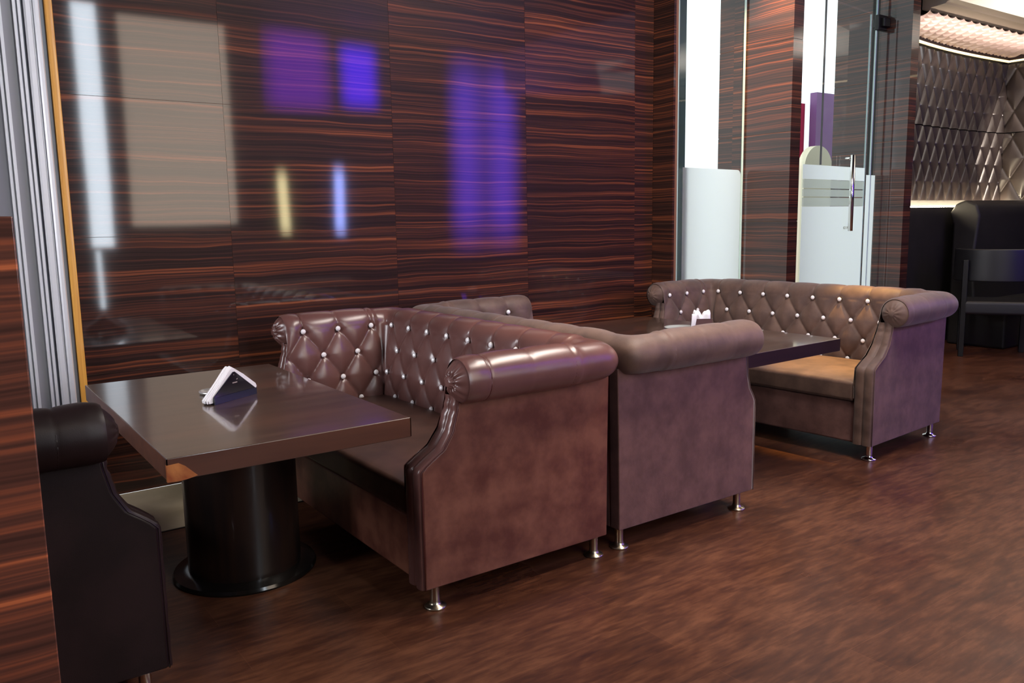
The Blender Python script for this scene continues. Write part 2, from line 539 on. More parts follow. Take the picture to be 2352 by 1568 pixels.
def soft_panel(name, col, strength, sx, sz, stripes=False):
    m, nt, b = new_mat(name)
    L = nt.links.new
    tc = N(nt, 'ShaderNodeTexCoord')
    mp = N(nt, 'ShaderNodeMapping')
    mp.inputs['Location'].default_value = (0, 0, -sz[0])
    mp.vector_type = 'POINT'
    mp.inputs['Scale'].default_value = (1 / sx, 0, 1)
    L(tc.outputs['Object'], mp.inputs['Vector'])
    sp = N(nt, 'ShaderNodeSeparateXYZ')
    L(mp.outputs[0], sp.inputs[0])
    def mth(op, a, c=None):
        n = N(nt, 'ShaderNodeMath', operation=op)
        for i, v in enumerate((a, c)):
            if v is None: continue
            if isinstance(v, (int, float)): n.inputs[i].default_value = v
            else: L(v, n.inputs[i])
        return n.outputs[0]
    dx = mth('ABSOLUTE', sp.outputs[0])
    dz = mth('ABSOLUTE', mth('DIVIDE', sp.outputs[2], sz[1]))
    def fall(d, s0):
        r = N(nt, 'ShaderNodeMapRange', interpolation_type='SMOOTHSTEP')
        L(d, r.inputs['Value'])
        r.inputs['From Min'].default_value = s0
        r.inputs['From Max'].default_value = 1.0
        r.inputs['To Min'].default_value = 1.0
        r.inputs['To Max'].default_value = 0.0
        return r.outputs[0]
    f = mth('MULTIPLY', fall(dx, 0.35), fall(dz, 0.45))
    if stripes:
        f = mth('MULTIPLY', f, mth('ADD', 0.6, mth('MULTIPLY', mth('ABSOLUTE', sp.outputs[0]), 1.6)))
    b.inputs['Emission Color'].default_value = (*col, 1)
    b.inputs['Base Color'].default_value = (0.02, 0.01, 0.05, 1)
    L(mth('MULTIPLY', f, strength), b.inputs['Emission Strength'])
    return m
M['led_purple'] = soft_panel('violet_led_panel', (0.28, 0.02, 0.9), 5.6, 0.62, (0.55, 0.66))
M['led_core'] = soft_panel('blue_led_panel', (0.07, 0.01, 1.0), 16.0, 0.36, (0.5, 0.55))
M['led_violet'] = soft_panel('violet_wash_panel', (0.15, 0.06, 1.0), 6.5, 0.76, (1.6, 1.7), True)
M['led_blue'] = soft_panel('blue_lamp', (0.32, 0.40, 1.0), 30.0, 0.10, (0.5, 0.6))
M['led_yellow'] = soft_panel('yellow_lamp', (1.0, 0.85, 0.45), 20.0, 0.09, (0.45, 0.55))
M['led_yellow_plain'] = plain('yellow_lamp', (1, 0.9, 0.5), 0.5, emis=(1.0, 0.85, 0.45), estr=13.0)

# ------------------------------------------------------------------ room shell
WY = 4.95
def struct(name, mb, m, **k):
    return tag(mb.build(name, m, **k), kind='structure')

struct('floor', MB().box(-3, 14, -1.2, 4.19, -0.05, 0).box(4.0, 14, 4.19, 12, -0.05, 0), M['floor'])
struct('floor_marble', MB().box(-3, 4.0, 4.19, WY, -0.05, 0.0), M['marble'])
struct('trim_1', MB().box(-3, 4.0, 4.186, 4.198, -0.01, 0.003), M['black'])
# main back wall, boards with thin worn joints
wb_ = MB()
xs = [0.68, 1.513, 2.596, 3.68, 4.965]
zs = [0.0, 0.697, 1.437, 2.177, 2.917, 3.657, 4.1]
for i in range(len(xs) - 1):
    for j in range(len(zs) - 1):
        g = 0.0022
        wb_.box(xs[i] + 0.0007, xs[i + 1] - 0.0007, WY, WY + 0.03, zs[j] + g * 0.5, zs[j + 1] - g * 0.5)
struct('wall_back', wb_, M['ebony'])
struct('wall_back_substrate', MB().box(0.3, 4.96, WY + 0.004, WY + 0.12, 0, 4.1), M['seam'])
struct('wall_back_left', MB().box(-3, 0.43, WY, WY + 0.12, 0, 4.1), M['grey_wall'])
# return at the wall end
rb = MB()
for j in range(len(zs) - 1):
    rb.box(4.967, 4.99, 4.73, WY + 0.1, zs[j] + 0.0015, zs[j + 1] - 0.0015)
struct('wall_return', rb, M['ebony_y'])
struct('wall_return_core', MB().box(4.972, 5.02, 4.735, WY + 0.1, 0, 4.1), M['seam'])
struct('ceiling', MB().box(-3, 7.8, -1.2, 5.2, 4.1, 4.2), M['dark_ceiling'])
struct('ceiling_right', MB().box(7.8, 10.02, -1.2, 4.15, 3.44, 4.2), M['white_ceiling'])
struct('ceiling_alcove', MB().box(7.95, 14, -1.2, 5.6, 4.1, 4.2), M['dark_ceiling'])
struct('wall_left', MB().box(-3.1, -3, -1.2, WY + 0.1, 0, 4.1), M['dark_wall'])
struct('wall_front', MB().box(-3, 14, -1.3, -1.2, 0, 4.1), M['dark_wall'])
struct('shade_block', MB().box(-3, -0.7, -1.2, 0.7, 0, 4.1), M['dark_wall'])  # unseen block added to keep light off the dark sofa
struct('wall_right', MB().box(14, 14.1, -1.3, 5.6, 0, 4.1), M['dark_wall'])
# windows and lit panels on the wall behind the camera
def window(name, x0, x1, z0, z1, mm):
    w = MB().box(x0 - 0.04, x1 + 0.04, -1.2, -1.17, z0 - 0.04, z1 + 0.0).build(name, M['alu_dark'])
    tag(w, kind='structure')
    MB().box(x0, x1, -1.172, -1.155, z0, z1 - 0.02).build('window_pane', mm, w)
window('window_1', 1.72, 1.97, 1.25, 4.08, M['day_window'])
MB().box(1.755, 1.805, -1.172, -1.155, 0.5, 1.21).build('window_pane', M['day_window'], bpy.data.objects['window_1'])  # added glowing sliver, shapes the tapered tail of the reflection on the boards
window('window_2', 2.20, 3.46, 1.48, 4.0, M['day_curtain'])
def lit(name, label, cat, x0, x1, z0, z1, mm):
    w = empty(name, ((x0 + x1) / 2, -1.195, z0))
    tag(w, label, cat)
    hx = (x1 - x0) / 2
    MB().box(-hx - 0.03, hx + 0.03, 0, 0.04, -0.03, z1 - z0 + 0.03).build('housing', M['black'], w)
    MB().box(-hx, hx, 0.038, 0.05, 0, z1 - z0).build('diffuser', mm, w)
lit('light_panel', 'dim violet light panel high on the front wall beside the bright blue one', 'light panel', 3.92, 4.90, 2.95, 4.08, M['led_purple'])
lit('light_panel', 'bright blue light panel high on the front wall', 'light panel', 4.97, 5.62, 3.0, 4.0, M['led_core'])
lit('light_panel', 'tall violet light panel on the front wall reaching down to seat height', 'light panel', 6.6, 8.2, 0.9, 4.09, M['led_violet'])
lit('wall_lamp', 'slim yellow glowing lamp on the front wall', 'lamp', 4.02, 4.20, 1.3, 2.4, M['led_yellow'])
lit('wall_lamp', 'slim blue glowing lamp on the front wall', 'lamp', 4.83, 5.03, 1.28, 2.5, M['led_blue'])

# left grey frame and golden strip
fr = empty('window_frame_jamb', (0.42, WY - 0.002, 0))
fr.name = 'trim_2'
tag(fr, kind='structure')
prof = [(0.0, 0), (0, -0.022), (0.012, -0.022), (0.012, -0.008), (0.020, -0.008), (0.020, -0.034), (0.034, -0.034), (0.034, -0.008),
        (0.084, -0.008), (0.084, -0.034), (0.096, -0.034), (0.096, -0.014), (0.105, -0.014), (0.105, -0.038), (0.118, -0.038), (0.118, -0.010),
        (0.131, -0.010), (0.131, -0.036), (0.140, -0.040), (0.160, -0.040), (0.164, -0.034), (0.166, -0.020), (0.172, -0.020), (0.174, -0.036), (0.182, -0.042), (0.196, -0.042), (0.202, -0.036), (0.202, -0.02), (0.222, -0.02), (0.222, 0)]
MB().prism(prof, 0.0, 4.1, 'z').build('track', M['alu'], fr)
MB().box(0.0345, 0.0835, -0.0095, -0.001, 0, 4.1).build('track_channel', M['alu_mid'], fr)
MB().box(0.1185, 0.1305, -0.0115, -0.001, 0, 4.1).build('track_channel', M['alu_dark'], fr)
MB().box(0.2025, 0.2215, -0.0215, -0.001, 0, 4.1).build('track_channel', M['alu_blue'], fr)
MB().box(0.223, 0.258, -0.05, 0.0, 0, 4.1).build('timber_strip', M['gold'], fr, bevel=0.004)

# low partition close to the viewer
tag(MB().box(-1.9, 0.0925, 1.10, 1.15, 0.0, 1.512).build('low_partition', M['ebony_near'], bevel=0.002),
    'striped dark wood low partition at the left edge, closest to the viewer', 'partition')

# ------------------------------------------------------------------ sofas
DEPTH, WID = 0.935, 1.863
XB = 0.748       # inner line of the back
AI = 0.12        # inner line of the arms
XR = [0.142]
def xf(z):
    return xf0(z) * XR[0] / 0.142
def xf0(z):
    T = [(-1, 0), (0.57, 0.0), (0.60, 0.035), (0.635, 0.082), (0.70, 0.118), (0.782, 0.137), (0.835, 0.142), (2, 0.142)]
    for (a, b), (c, d) in zip(T, T[1:]):
        if z <= c: return b + (d - b) * (z - a) / (c - a)
    return 0.142
RC = (0.130, 0.895)
RR = 0.080
def profile():
    P = [(0.0, 0.38, 0), (0.0, 0.44, 0)]
    zz = 0.45
    while zz < 0.885:
        t = max(0, (zz - 0.5) / 0.395)
        P.append((0.050 * t ** 1.8, zz, 0))
        zz += 0.0085
    n = 50
    for k in range(n + 1):
        a = PI - (PI * 1.45) * k / n
        P.append((RC[0] + RR * math.cos(a), RC[1] + RR * math.sin(a), k / n))
    P.append((0.122, 0.822, 1.0))
    P.append((0.118, 0.835, 1.0))
    return P
PROF = profile()
PN = []
for i in range(len(PROF)):
    a = PROF[max(i - 1, 0)]
    b = PROF[min(i + 1, len(PROF) - 1)]
    d = Vector((b[0] - a[0], b[1] - a[1])).normalized()
    PN.append((-d[1], d[0]))
def tuft(c, z, roll, fade):
    """puff height; c = column coordinate (buttons of the top row at integers)"""
    q = (0.89 - z) / 0.27
    if roll == 0 and z < 0.89:
        al, be = c + q, c - q
        s1 = abs(math.sin(PI * al))
        s2 = abs(math.sin(PI * be))
        h = (min(s1, s2)) ** 0.36 * (0.55 + 0.45 * (s1 * s2) ** 0.5)
        if z < 0.47: h *= max(0.0, 1 - (0.47 - z) / 0.05) * 1.0
        da, db = al - round(al), be - round(be)
        dc, dz = (da + db) / 2 * 0.208, (da - db) / 2 * 0.27
        dip = math.exp(-(dc * dc + dz * dz) / 0.0006)
        return (0.027 * h - 0.013 * dip) * fade
    s = abs(math.sin(PI * c))
    k = min(1, roll * 1.6)
    amp = 0.022 * (1 - k) + 0.005 * k
    p = 0.32 * (1 - k) + 0.10 * k
    dist = abs(c - round(c)) * 0.208
    r0 = math.exp(-(dist * dist + (roll * 0.36) ** 2) / 0.0006)
    base = 0.024 * (1 - k) + 0.010 * k
    return (base - amp * (1 - s ** p) - 0.012 * r0) * fade + 0.0

def stations(arms):
    """list of (kind, t, basex, basey, ox, oy, colcoord, fade, bulge)"""
    st = []
    r0 = 0.018
    xc = XB - r0
    def arm(y, oy, rev):
        L = []
        n = 74
        for i in range(n + 1):
            t = i / n
            L.append(('arm', t, xc, y, 0, oy, None, 1.0, 1.0))
        return L[::-1] if rev else L
    if 'near' in arms: st += arm(AI, -1, False)
    def corner(cy, a0, a1):
        L = []
        for k in range(1, 14):
            a = a0 + (a1 - a0) * k / 14
            bul = (abs(math.cos(a)) ** 7 + abs(math.sin(a)) ** 7) ** (-1 / 7)
            L.append(('cor', 0, xc + r0 * math.cos(a), cy + r0 * math.sin(a), math.cos(a), math.sin(a), 0.5, 1.0, bul))
        return L
    if 'near' in arms: st += corner(AI + r0, -PI / 2, 0)
    y0 = AI + r0 if 'near' in arms else 0.0
    y1 = WID - AI - r0 if 'far' in arms else WID
    n = 210
    for i in range(n + 1):
        y = y0 + (y1 - y0) * i / n
        fd = 1.0
        st.append(('back', 0, XB, y, 1, 0, (y - 0.255) / 0.208, fd, 1.0))
    if 'far' in arms:
        st += corner(WID - AI - r0, 0, PI / 2)
        st += arm(WID - AI, 1, True)
    return st

def make_sofa(loc, rz, body, tuftm, legm, label, arms=('near', 'far'), piping=None, xr=0.142):
    XR[0] = xr
    root = empty('tufted_sofa', loc, rz)
    tag(root, label, 'sofa')
    st = stations(arms)
    vs = []
    for (kind, t, bx, by, ox, oy, c, fd, bul) in st:
        for (pn, nn) in zip(PROF, PN):
            n_, z, roll = pn
            if kind == 'arm':
                x0 = xf(z) if roll == 0 else XR[0]
                x = x0 + (bx - x0) * t
                cc = (x - 0.27) / 0.208
            else:
                x = bx
                cc = c
            edge = 1.0
            if kind == 'arm':
                edge = min(1, (x - x0) / 0.05) ** 0.5 if x > x0 else 0.0
                edge *= min(1, max(0, (bx - x)) / 0.03 + 0.25)
            if kind == 'back':
                e = min(by - AI, WID - AI - by)
                edge = min(1, e / 0.03 * 0.75 + 0.25) if len(arms) == 2 else 1
            if kind == 'cor': h = 0.006
            else: h = tuft(cc, z, roll, 1.0) * edge + 0.004 * (1 - edge)
            nb = n_ * (bul if roll > 0 else 1.0)
            nx = nb + nn[0] * h
            vs.append((x + ox * nx, by + oy * nx, z + nn[1] * h))
    nv = len(PROF)
    fs = [(i * nv + j, (i + 1) * nv + j, (i + 1) * nv + j + 1, i * nv + j + 1) for i in range(len(st) - 1) for j in range(nv - 1)]
    up = mesh_obj('tufted_upholstery', vs, fs, tuftm, root, smooth=True)
    # corded seams over the roll
    i0 = next(i for i, p in enumerate(PROF) if p[2] > 0)
    def seam(bx, by, ox, oy):
        pts = []
        for i in range(i0, len(PROF) - 3, 2):
            n_, z, roll = PROF[i]
            h = tuft(0.0, z, roll, 1.0) + 0.0012
            nx = n_ + PN[i][0] * h
            pts.append((bx + ox * nx, by + oy * nx, z + PN[i][1] * h))
        MB().tube(pts, 0.0028, 6).build('roll_seam', piping or tuftm, root, smooth=True)
    for k in range(8): seam(XB, 0.255 + 0.208 * k, 1, 0)
    for k in range(3):
        x = 0.27 + 0.208 * k
        if x < XR[0] + 0.03: continue
        if 'near' in arms: seam(x, AI, 0, -1)
        if 'far' in arms: seam(x, WID - AI, 0, 1)
    # side panels with the curved front
    sides = []
    if 'near' in arms: sides.append((0.0, AI, -1))
    if 'far' in arms: sides.append((WID - AI, WID, 1))
    poly = [(DEPTH, 0.097), (DEPTH + 0.004, 0.45), (DEPTH + 0.012, 0.84), (XR[0] + 0.03, 0.84)]
    zz = 0.835
    curve = []
    while zz > 0.575:
        curve.append((xf(zz) + 0.012, zz))
        zz -= 0.018
    poly += curve + [(0.012, 0.565), (0.012, 0.097)]
    for (a, b, sgn) in sides:
        MB().prism(poly, a if sgn < 0 else b - 0.06, b if sgn > 0 else a + 0.06).build('side_panel', body, root, bevel=0.006, seg=2)
        # padded arm front, a double band with a centre crease
        zt = [0.10 + 0.475 * i / 30 for i in range(31)] + [0.58 + 0.255 * i / 24 for i in range(25)]
        nw = 21
        inner, outer = (a, b) if sgn > 0 else (b, a)
        def fn(i, j):
            z = zt[i]
            t = j / (nw - 1)
            fl = max(0, (z - 0.5) / 0.395)
            yi = inner + sgn * 0.050 * fl ** 1.8 * 0.9
            yo = outer
            y = yi + (yo - yi) * t
            hump = abs(math.sin(2 * PI * t)) ** 0.5
            if t < 0.5: hump *= 1.0
            wr = 0.0025 * math.sin(z * 160) * max(0, min(1, (z - 0.68) / 0.1)) + 0.0012 * math.sin(z * 61 + 2 * t)
            d = 0.014 * hump + wr * hump
            back = 0.03 if (j == 0 or j == nw - 1) else 0
            return (xf(z) + 0.008 - d + back, y, z)
        v, f = grid(len(zt), nw, fn)
        mesh_obj('arm_front', v, f, tuftm, root, smooth=True)
        if True:
            pts = [(xf(z) + 0.008, outer + sgn * 0.003, z) for z in [0.1, 0.3, 0.5, 0.565, 0.585, 0.61, 0.635, 0.66, 0.7, 0.74, 0.78, 0.815]]
            MB().tube(pts, 0.0024, 6).build('piping', piping or tuftm, root, smooth=True)
        # gathered end of the roll
        cy = inner + sgn * RC[0]
        nr, na = 14, 96
        vs, fs = [], []
        for i in range(nr + 1):
            r = (RR + 0.006) * (i / nr)
            for k in range(na):
                th = 2 * PI * k / na
                rr = i / nr
                dome = 0.052 * (1 - rr ** 2.1)
                pl = (0.0045 if tuftm == M['leather_tuft'] else 0.0014) * math.sin(11 * th + math.sin(3 * th)) * (math.sin(PI * min(1, rr * 1.05)) if rr > 0.22 else 0)
                knob = (0.007 if rr < 0.26 else (-0.005 if rr < 0.36 else 0)) * (1 if tuftm == M['leather_tuft'] else 0.3)
                vs.append((XR[0] + 0.010 - dome - pl - knob, cy + r * math.cos(th), RC[1] + r * math.sin(th)))
        for i in range(nr):
            for k in range(na):
                k2 = (k + 1) % na
                fs.append((i * na + k, i * na + k2, (i + 1) * na + k2, (i + 1) * na + k))
        mesh_obj('roll_end', vs, fs, tuftm, root, smooth=True)
    ya = AI if 'near' in arms else 0
    yb = WID - AI if 'far' in arms else WID
    MB().box(0.835, DEPTH, ya - (0.055 if 'near' in arms else 0), yb + (0.055 if 'far' in arms else 0), 0.097, 0.85).build('back_panel', body, root, bevel=0.006)
    MB().box(0.022, 0.78, ya - 0.004, yb + 0.004, 0.099, 0.355).build('seat_base', body, root, bevel=0.012, seg=3)
    # puffy seat cushion
    def cush(i, j):
        pass
    cb = MB()
    nu, nv2 = 16, 40
    X0, X1, Y0, Y1 = 0.004, 0.75, ya + 0.004, yb - 0.004
    def top(i, j):
        u, v = i / nu, j / nv2
        e = min(u, 1 - u) * (X1 - X0)
        g = min(v, 1 - v) * (Y1 - Y0)
        puff = 0.018 * (min(1, e / 0.18) ** 0.5) * (min(1, g / 0.2) ** 0.5)
        return (X0 + (X1 - X0) * u, Y0 + (Y1 - Y0) * v, 0.482 + puff)
    v1, f1 = grid(nu + 1, nv2 + 1, top)
    bot = [(x, y, 0.358) for (x, y, z) in v1]
    n0 = len(v1)
    fs = [f[::-1] for f in f1] + [tuple(i + n0 for i in f) for f in f1]
    W = nv2 + 1
    ring = [j for j in range(W)] + [i * W + nv2 for i in range(1, nu + 1)] + [nu * W + j for j in range(nv2 - 1, -1, -1)] + [i * W for i in range(nu - 1, 0, -1)]
    for a, b in zip(ring, ring[1:] + ring[:1]):
        fs.append((a, b, b + n0, a + n0))
    cb.add(v1 + bot, fs)
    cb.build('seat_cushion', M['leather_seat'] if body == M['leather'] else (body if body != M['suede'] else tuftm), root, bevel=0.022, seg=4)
    # crystal buttons
    btn = []
    def face_n(z):
        t = max(0, (z - 0.5) / 0.395)
        return 0.050 * t ** 1.8
    for row, z in enumerate((0.893, 0.755, 0.620, 0.487)):
        off = 0.5 * (row % 2)
        for k in range(0, 8):
            y = 0.255 + 0.208 * (k + off)
            if y > WID - AI - 0.02: continue
            btn.append((XB + face_n(z) - 0.004 - (0.006 if row == 0 else 0.004), y, z, 'b'))
        for k in range(0, 3):
            x = 0.27 + 0.208 * (k + off)
            if x > XB - 0.05: continue
            if 'near' in arms: btn.append((x, AI - face_n(z) + 0.008, z, 'n'))
            if 'far' in arms: btn.append((x, WID - AI + face_n(z) - 0.008, z, 'f'))
    for (x, y, z, w) in btn:
        o = bpy.data.objects.new('button', BTN)
        COL.objects.link(o)
        o.parent = root
        o.location = (x, y, z)
        o.rotation_euler = {'b': (0, -PI / 2, 0), 'n': (-PI / 2, 0, 0), 'f': (PI / 2, 0, 0)}[w]
        if row == 0: pass
    for (x, y) in ((0.075, 0.045), (0.895, 0.045), (0.075, WID - 0.045), (0.895, WID - 0.045)):
        lg = bpy.data.objects.new('leg', LEG[legm.name])
        COL.objects.link(lg)
        lg.parent = root
        lg.location = (x, y, 0)
    return root

def proto_mesh(mb, m, name, smooth=True):
    o = mb.build(name, m, smooth=smooth)
    me = o.data
    bpy.data.objects.remove(o)
    return me
# faceted crystal in a ring, axis +Z
b_ = MB().lathe([(0.0148, 0.0), (0.0155, 0.004), (0.0128, 0.0095), (0.0075, 0.0132), (0.0018, 0.014)], n=8)
BTN = proto_mesh(b_, M['crystal'], 'button', smooth=False)
LEG = {}
for mm in (M['chrome'], M['brass']):
    LEG[mm.name] = proto_mesh(MB().lathe([(0.043, 0.0), (0.044, 0.005), (0.040, 0.009), (0.026, 0.013), (0.021, 0.02), (0.019, 0.03), (0.019, 0.085), (0.024, 0.095), (0.024, 0.102)], n=28), mm, 'leg')

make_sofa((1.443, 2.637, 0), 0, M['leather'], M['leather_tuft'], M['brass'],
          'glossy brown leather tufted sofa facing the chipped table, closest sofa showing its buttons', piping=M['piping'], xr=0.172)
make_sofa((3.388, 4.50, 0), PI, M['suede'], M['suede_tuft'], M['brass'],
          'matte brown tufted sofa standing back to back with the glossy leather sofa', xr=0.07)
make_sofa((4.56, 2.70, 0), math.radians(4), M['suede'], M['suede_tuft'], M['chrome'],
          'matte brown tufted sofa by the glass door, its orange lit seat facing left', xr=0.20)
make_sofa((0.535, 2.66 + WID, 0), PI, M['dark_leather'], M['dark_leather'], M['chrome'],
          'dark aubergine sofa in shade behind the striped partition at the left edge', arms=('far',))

# ------------------------------------------------------------------ tables
def make_table(name, x0, x1, y0, y1, label, rz=0, edge='table_edge', chip=False, pc=None, piv=(0, 0)):
    cx, cy = (x0 + x1) / 2, (y0 + y1) / 2
    t = empty(name, (cx, cy, 0), rz)
    tag(t, label, 'table')
    hx, hy = (x1 - x0) / 2, (y1 - y0) / 2
    tp = MB().box(-hx, hx, -hy, hy, 0.684, 0.760).build('tabletop', M['table'], t, bevel=0.0025)
    eb = MB()
    e = 0.0012
    eb.box(-hx - e, hx + e, -hy - e, -hy + 0.002, 0.687, 0.7575).box(-hx - e, hx + e, hy - 0.002, hy + e, 0.687, 0.7575)
    eb.box(-hx - e, -hx + 0.002, -hy - e, hy + e, 0.687, 0.7575).box(hx - 0.002, hx + e, -hy - e, hy + e, 0.687, 0.7575)
    eb.build('edge_band', M[edge], tp)
    if chip:
        c = MB()
        pts = [(-hx - 0.003, 0.683), (-hx - 0.003, 0.739), (-hx + 0.035, 0.741), (-hx + 0.055, 0.728), (-hx + 0.092, 0.690), (-hx + 0.06, 0.6835), (-hx + 0.03, 0.6815)]
        c.prism(pts, -hy - 0.003, -hy + 0.01)
        o = c.build('chipped_corner', M['raw_wood'], t)
        o['label'] = 'orange raw wood where the edge has chipped off'
    px, py = pc or (0, 0)
    MB().lathe([(0.236, 0.02), (0.236, 0.686)], (px, py, 0), 64).build('pedestal', M['pedestal'], t, smooth=True).modifiers.new('e', 'EDGE_SPLIT')
    MB().lathe([(0.300, 0.0), (0.302, 0.008), (0.296, 0.02), (0.26, 0.026), (0.24, 0.03)], (px, py, 0), 72).build('base_plate', M['base'], t, smooth=True).modifiers.new('e', 'EDGE_SPLIT')
    return t
make_table('pedestal_table', 0.582, 1.462, 2.728, 4.28, 'dark glossy table with a chipped orange front corner, in the foreground at left', chip=True, pc=(0.023, 0.016))
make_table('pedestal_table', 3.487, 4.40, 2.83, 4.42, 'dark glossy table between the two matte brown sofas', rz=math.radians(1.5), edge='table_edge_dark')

# ------------------------------------------------------------------ things on the tables
TZ = 0.7605
def napkin_triangle(loc, rz):
    r = empty('napkin_holder', loc, rz)
    tag(r, 'black triangular napkin holder with small silver print on the chipped table', 'napkin holder')
    # local: x along the front, y to the rear
    w = 0.122
    MB().prism([(-w, 0.0), (w, 0.0), (w, 0.028), (-w, 0.028)], -0.010, -0.004).build('base_lip', M['acrylic_blue'], r)
    MB().prism([(-w, 0.003), (w, 0.003), (w, 0.026), (w - 0.004, 0.030), (0.005, 0.118), (-0.005, 0.118), (-w + 0.002, 0.032)], -0.004, 0.000).build('front_plate', M['acrylic'], r, bevel=0.001)
    MB().prism([(-w, 0.003), (w, 0.003), (w, 0.026), (0.0, 0.108), (-w, 0.028)], 0.050, 0.054).build('rear_plate', M['acrylic'], r)
    MB().box(-w, w, -0.004, 0.054, 0.0, 0.004).build('base_tray', M['acrylic'], r)
    p = MB()
    xx = -0.013
    for i, ww in enumerate((0.004, 0.003, 0.003, 0.004, 0.002, 0.003)):
        p.box(xx, xx + ww, -0.0052, -0.004, 0.070, 0.0745)
        xx += ww + 0.0015
    p.box(0.011, 0.0135, -0.0052, -0.004, 0.083, 0.0865).box(0.0150, 0.0175, -0.0052, -0.004, 0.0845, 0.087).box(-0.004, -0.0025, -0.0052, -0.004, 0.104, 0.108)
    p.build('print', M['print'], r)
    return r
nh = napkin_triangle((1.04, 3.500, TZ), math.atan2(3.562 - 3.441, 1.148 - 0.932))
ang = nh.rotation_euler.z
def stack(loc, rz):
    n = empty('napkin_stack', loc, rz)
    tag(n, 'folded white paper napkins standing in the black triangular holder', 'napkins')
    rnd = random.Random(3)
    for k in range(9):
        y = 0.004 + k * 0.005
        a = 0.128 + rnd.uniform(-0.004, 0.008)
        h = 0.136 + rnd.uniform(-0.006, 0.006)
        dx = rnd.uniform(-0.005, 0.003)
        poly = [(-a - 0.010 + dx, 0.006), (-a + 0.03, 0.005), (a, 0.006), (a + 0.012, 0.032), (a + 0.006, 0.044), (0.064, h - 0.040), (0.022 + dx, h - 0.012), (0.0 + dx, h), (-0.016 + dx, h - 0.010), (-a - 0.012 + dx, 0.018)]
        MB().prism(poly, y, y + 0.0042).build('napkin', M['napkin'], n, bevel=0.0012)
    return n
stack((1.04, 3.500, TZ), ang)
def dish(loc, r_, label):
    o = MB().lathe([(r_ * 0.7, 0.0), (r_ * 0.95, 0.004), (r_, 0.012), (r_ * 0.985, 0.0125), (r_ * 0.9, 0.006), (r_ * 0.3, 0.0035), (0.001, 0.0035)], (0, 0, 0), 40, cap=False).build('dish', M['steel'], smooth=True)
    o.location = loc
    return tag(o, label, 'dish')
dish((1.005, 3.69, TZ), 0.062, 'small round steel dish behind the black napkin holder')
dish((4.06, 3.77, TZ), 0.115, 'round steel dish beside the wine red napkin cup')
# wine red square cup with napkins on the further table
cp = empty('napkin_cup', (4.06, 3.60, TZ), math.radians(-36))
tag(cp, 'wine red square napkin cup on the table between the matte sofas', 'napkin holder')
s, t_, hh = 0.062, 0.003, 0.085
MB().box(-s, s, -0.035, -0.032, 0, hh).build('front_wall', M['wine'], cp)
MB().box(-s, s, 0.032, 0.035, 0, hh).build('rear_wall', M['wine'], cp)
MB().box(-s, -s + t_, -0.032, 0.032, 0, hh).build('side_wall', M['wine'], cp)
MB().box(s - t_, s, -0.032, 0.032, 0, hh).build('side_wall', M['wine'], cp)
MB().box(-s, s, -0.032, 0.032, 0, 0.004).build('floor_plate', M['wine'], cp)
npk = empty('napkin_bunch', (4.06, 3.60, TZ), math.radians(-36))
tag(npk, 'bunch of white napkins spilling out of the wine red cup', 'napkins')
rnd = random.Random(5)
for k in range(7):
    y = -0.028 + k * 0.0085
    a = 0.050
    h1, h2 = 0.125 + rnd.uniform(-0.008, 0.012), 0.128 + rnd.uniform(-0.01, 0.01)
    v, f = grid(15, 6, lambda i, j: (-a + 2 * a * i / 14, y + 0.004 * math.sin(i * 0.9 + k), 0.012 + (h1 - 0.012 - 0.034 * math.exp(-((i - 7 - (k % 3 - 1)) / 2.4) ** 2) + (0.004 * math.sin(i * 0.8 + k * 2))) * j / 5))
    o = mesh_obj('napkin', v, f, M['napkin'], npk, smooth=True)
    so = o.modifiers.new('s', 'SOLIDIFY')
    so.thickness = 0.0015
v, f = grid(8, 10, lambda i, j: (-0.035 - 0.035 * (i / 7) * (1 - 0.3 * j / 9) - 0.018 * (j / 9), -0.0375 - 0.004 * math.sin(j * 0.5), 0.118 - 0.112 * j / 9))
o = mesh_obj('napkin', v, f, M['napkin'], npk, smooth=True)
o.modifiers.new('s', 'SOLIDIFY').thickness = 0.0012

# ------------------------------------------------------------------ columns, glazing, outside
def column(name, x0, x1, y0, y1, z1, label):
    c = MB()
    for j in range(len(zs) - 1):
        if zs[j] >= z1: break
        c.box(x0, x1, y0, y1, zs[j] + 0.0018, min(zs[j + 1], z1) - 0.0018)
    o = c.build(name, M['ebony_y'])
    tag(o, kind='structure')
    i = MB().box(x0 + 0.004, x1 - 0.004, y0 + 0.004, y1 - 0.004, 0, z1).build('joint_backing', M['seam'], o)
    return o
column('trim_3', 6.0, 6.13, 4.39, 5.16, 4.1, '')
column('trim_4', 7.80, 7.93, 4.40, 4.73, 4.1, '')
column('trim_5', 8.75, 9.0, 5.22, 5.83, 4.1, '')

def pane(name, a, b, z0, z1, m, parent=None, th=0.010, off=0.0):
    """vertical slab from a to b"""
    a, b = Vector((*a, 0)), Vector((*b, 0))
    d = (b - a).normalized()
    n = Vector((-d.y, d.x, 0))
    c = [a - n * th / 2 + n * off, b - n * th / 2 + n * off, b + n * th / 2 + n * off, a + n * th / 2 + n * off]
    mb = MB().prism([(p.x, p.y) for p in c], z0, z1, 'z')
    return mb.build(name, m, parent)
A0, A1 = (5.03, 4.745), (5.985, 4.872)
w1 = empty('window_3')
tag(w1, kind='structure')
pane('glass_pane', A0, A1, 0, 4.1, M['glass'], w1)
pane('pane_edge', (5.025, 4.74), (5.032, 4.742), 0, 4.1, M['glass_edge'], w1, th=0.014)
pane('pane_edge', (5.978, 4.868), (5.989, 4.872), 0, 4.1, M['glass_edge'], w1, th=0.016)
